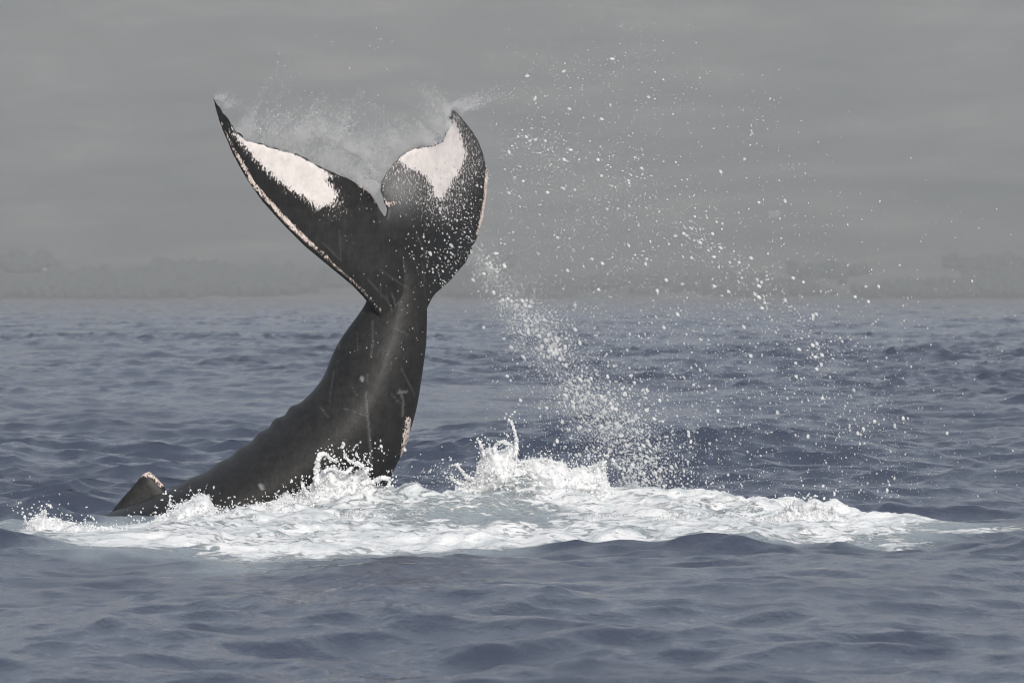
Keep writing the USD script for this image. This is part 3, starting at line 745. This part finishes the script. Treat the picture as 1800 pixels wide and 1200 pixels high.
# ------------------------------------------------------------------ spray: drops flung off the flukes
dp, dr_, dd, dk = [], [], [], []
rs = np.random.default_rng(21)
def drops(px, py, y, r, vel, kind):
    dp.append(at(px, py, y)); dr_.append(np.broadcast_to(r, np.shape(px)).copy()); dk.append(np.full(len(px), kind))
    v = np.broadcast_to(np.asarray(vel, float), (len(px), 2)) + rs.normal(0, 0.25, (len(px), 2))
    dd.append(np.c_[v[:, 0], 0.0 * v[:, 0] + 0.01, -v[:, 1]])
def along_path(pl, n, w0, w1, ypair, size, vary=1.0, tpow=1.0):
    c = spline(np.c_[np.array(pl, float), np.zeros(len(pl))], 400)[:, :2]
    t = rs.uniform(0, 1, n) ** tpow
    t = np.clip(t + 0.03 * np.sin(t * 40 + rs.normal(0, 0.8, n)), 0, 1)
    k = (t * 399).astype(int)
    tg = np.gradient(c, axis=0)[k]
    w = w0 + (w1 - w0) * t
    lat = rs.standard_t(3, n) * w * 0.5
    nn = np.c_[-tg[:, 1], tg[:, 0]] / np.linalg.norm(tg, axis=1, keepdims=True)
    p = c[k] + nn * lat[:, None] + rs.normal(0, 5, (n, 2))
    y = np.interp(t, [0, 1], ypair) + rs.normal(0, 0.35, n)
    r = 0.66 * size * rs.lognormal(0, 0.62, n)
    drops(p[:, 0], p[:, 1], y, r, tg / np.linalg.norm(tg, axis=1, keepdims=True), 0)
band1 = [(835, 445), (880, 505), (915, 550), (960, 595), (985, 635), (1020, 690), (1060, 745), (1100, 785), (1150, 840), (1165, 875)]
band2 = [(900, 250), (980, 270), (1060, 300), (1120, 335), (1190, 385), (1270, 445), (1340, 500), (1390, 560), (1450, 615), (1500, 680), (1530, 750), (1535, 820), (1530, 870)]
along_path(band1, 1300, 26, 60, (0.4, 0.6), 0.0105)
along_path(band1[2:], 1700, 45, 85, (0.5, 0.7), 0.0085)
along_path(band1[5:], 1900, 70, 90, (0.5, 0.8), 0.0085)
along_path(band2, 1200, 50, 120, (0.8, 0.2), 0.0095)
along_path(band2[4:9], 170, 16, 46, (0.5, 0.3), 0.0115)
mid = [(860, 330), (960, 370), (1050, 430), (1130, 520), (1200, 620), (1260, 740), (1290, 860)]
along_path(mid, 2200, 120, 260, (0.5, 0.5), 0.007)
up1 = [(900, 300), (950, 180), (1020, 110), (1120, 130), (1230, 170), (1330, 220), (1400, 300), (1440, 400)]
along_path(up1, 700, 60, 90, (0.5, 0.2), 0.0065)
along_path([(560, 120), (640, 60), (720, 70)], 90, 70, 80, (0, 0.4), 0.0045)
along_path([(900, 130), (1000, 105), (1120, 110), (1160, 40)], 200, 40, 60, (0.5, 0.5), 0.005)
# loose drops over the right half
n = 1300
px, py = rs.uniform(860, 1620, n), rs.uniform(180, 900, n)
ok = py > 180 + 0.75 * np.clip(px - 1150, 0, 1e9)
drops(px[ok], py[ok], rs.normal(0.3, 0.7, ok.sum()), 0.0065 * rs.lognormal(0, 0.4, ok.sum()), (0.3, 0.9), 0)
n = 260
drops(rs.uniform(1450, 1790, n), rs.uniform(330, 880, n), rs.normal(0.3, 0.7, n), 0.0055 * rs.lognormal(0, 0.4, n), (0.2, 1.0), 0)
# drops crossing in front of the right fluke
n = 620
px, py = rs.normal(800, 38, n), rs.uniform(270, 505, n)
ok = shapely.contains_xy(fluke_poly, px, py) & (py > 300 - (px - 760) * 0.6)
drops(px[ok], py[ok], np.full(ok.sum(), -0.25) + rs.normal(0, 0.12, ok.sum()), 0.0066 * rs.lognormal(0, 0.4, ok.sum()), (0.4, 0.8), 0)
n = 110
drops(rs.normal(690, 60, n), rs.uniform(330, 640, n), np.full(n, -0.75), 0.005 * rs.lognormal(0, 0.35, n), (0.1, 0.9), 0)
n = 26
drops(rs.uniform(10, 120, n), rs.normal(892, 18, n), rs.normal(-2.6, 0.4, n), 0.007 * rs.lognormal(0, 0.4, n), (0.1, 0.9), 0)
n = 160
drops(rs.normal(780, 34, n), rs.normal(838, 16, n), rs.normal(-0.2, 0.4, n), 0.0065 * rs.lognormal(0, 0.4, n), (-0.3, 0.9), 0)
n = 60
drops(rs.normal(625, 34, n), rs.normal(795, 12, n), rs.normal(-1.2, 0.1, n), 0.009 * rs.lognormal(0, 0.45, n), (0.3, 0.5), 0)

# fine veil streaming off the trailing edges
def veil(edge, n, reach, drift, y, r0, seed, wisps):
    r = np.random.default_rng(seed)
    ln = LineString(edge)
    s0 = r.uniform(0, 1, wisps)
    k = r.integers(0, wisps, n)
    s = np.clip(s0[k] + r.normal(0, 0.018, n), 0, 1)
    base = shapely.get_coordinates(shapely.line_interpolate_point(ln, s, normalized=True))
    lenw = r.gamma(2.2, reach / 2.2, wisps)[k]
    t = r.beta(1, 1.7, n)
    curve = r.normal(0, 16, wisps)[k]
    px = base[:, 0] + drift[0] * lenw * t + curve * t * t + r.normal(0, 2 + 5 * t, n)
    py = base[:, 1] + drift[1] * lenw * t + 0.25 * lenw * t * t + r.normal(0, 2 + 5 * t, n)
    drops(px, py, y + r.normal(0, 0.12, n), r0 * r.lognormal(0, 0.35, n), (drift[0], drift[1]), 1)
veil(left_trail[3:17], 11500, 75, (0.42, -0.95), -0.3, 0.0036, 31, 60)
veil([(500, 262), (560, 240), (640, 280), (670, 330)], 8000, 60, (0.35, -0.9), 0.0, 0.0036, 32, 46)
veil(right_trail[4:], 7000, 60, (-0.45, -0.75), 0.5, 0.0036, 33, 45)
veil([(786, 190), (800, 185), (812, 200)], 1300, 90, (0.85, -0.5), 0.7, 0.0034, 34, 24)
veil([(378, 172), (390, 175), (400, 190)], 700, 55, (0.5, -0.35), -0.7, 0.0028, 35, 16)
veil(left_trail[3:17], 900, 70, (0.42, -0.95), -0.3, 0.0066, 41, 60)
veil([(500, 262), (560, 240), (640, 280), (670, 330)], 700, 60, (0.35, -0.9), 0.0, 0.0066, 42, 46)
veil(right_trail[4:], 600, 60, (-0.45, -0.75), 0.5, 0.0062, 43, 45)
# mist under the arcs
def mist(pl, n, w0, w1, size):
    c = spline(np.c_[np.array(pl, float), np.zeros(len(pl))], 300)[:, :2]
    t = rs.uniform(0, 1, n); k = (t * 299).astype(int)
    p = c[k] + rs.normal(0, 1, (n, 2)) * (w0 + (w1 - w0) * t)[:, None]
    drops(p[:, 0], p[:, 1], rs.normal(0.5, 0.6, n), size * rs.lognormal(0, 0.3, n), (0.4, 0.8), 1)
mist(band1, 5200, 14, 42, 0.0038)
mist([(880, 480), (960, 600), (1020, 720), (1120, 840)], 4200, 30, 60, 0.0032)
mist(mid, 4500, 60, 120, 0.0032)
mist(band2, 3200, 40, 70, 0.0032)
pos, rad, dirs, kind = np.vstack(dp), np.concatenate(dr_), np.vstack(dd), np.concatenate(dk)
okz = pos[:, 2] > 0.12
pos, rad, dirs, kind = pos[okz], np.clip(rad[okz], 0.002, 0.0205), dirs[okz], kind[okz]
dirs = dirs / np.linalg.norm(dirs, axis=1, keepdims=True)
stretch = np.where(kind == 1, 1.5, rs.uniform(1.05, 1.7, len(pos)))
coarse = np.where(kind == 0)[0]
big = coarse[np.argsort(-rad[coarse])[:300]]
rest = np.setdiff1d(coarse, big)
fine = np.where(kind == 1)[0]
v, f = scatter(ICO0, pos[rest], rad[rest], dirs[rest], stretch[rest], jitter=0.18, rng=rs)
o = obj('spray', (v, f), drop_mat, smooth=True)
tag(o, 'countless small white drops raining down right of the raised tail', 'spray', None, 'stuff')
v, f = scatter(OCTA, pos[fine], rad[fine], dirs[fine], stretch[fine], rng=rs)
o = obj('mist_veil', (v, f), veil_mat, smooth=True)
tag(o, 'fine veil of mist streaming off the edges of the flukes', 'mist', None, 'stuff')
proto = stage.CreateClassPrim('/World/drop_kind')
kinds = []
for k in range(4):
    r = np.random.default_rng(90 + k)
    pr = UsdGeom.Xform.Define(stage, f'/World/drop_kind/shape_{k}')
    b = trimesh.creation.icosphere(2)
    b.vertices *= (1 + 0.45 * fb(b.vertices, 1.1, 2, 80 + k)[:, None])
    usdkit.mesh(stage, f'/World/drop_kind/shape_{k}/drop', b, drop_mat, smooth=True)
    kinds.append(pr.GetPath())
for j in big:
    x = UsdGeom.Xform.Define(stage, path_for('water_drop'))
    x.AddTranslateOp().Set(Gf.Vec3d(*map(float, pos[j])))
    ang = math.degrees(math.atan2(dirs[j, 0], dirs[j, 2]))
    x.AddRotateYOp().Set(ang)
    x.AddScaleOp().Set(Gf.Vec3f(float(rad[j]), float(rad[j]), float(rad[j] * stretch[j])))
    x.GetPrim().GetReferences().AddInternalReference(kinds[int(j) % 4])
    x.GetPrim().SetInstanceable(True)
    tag(x, 'large white water drop flung off the flukes', 'water drop', 'large drops flung off the flukes')

# ------------------------------------------------------------------ haze
haze_mat = usdkit.material(stage, L + 'sea_haze', {'v': ('principled_volume', {'color': HAZE_COLOR, 'density': HAZE_DENSITY, 'anisotropy': 0.0})}, [], volume='v.volume')
b = trimesh.creation.box([26000, 30000, 1700.0])
b.apply_translation([0, 0, 850.0 - 4.0])
haze = obj('haze', b, haze_mat)
tag(haze, 'pale sea haze', None, None, 'stuff')
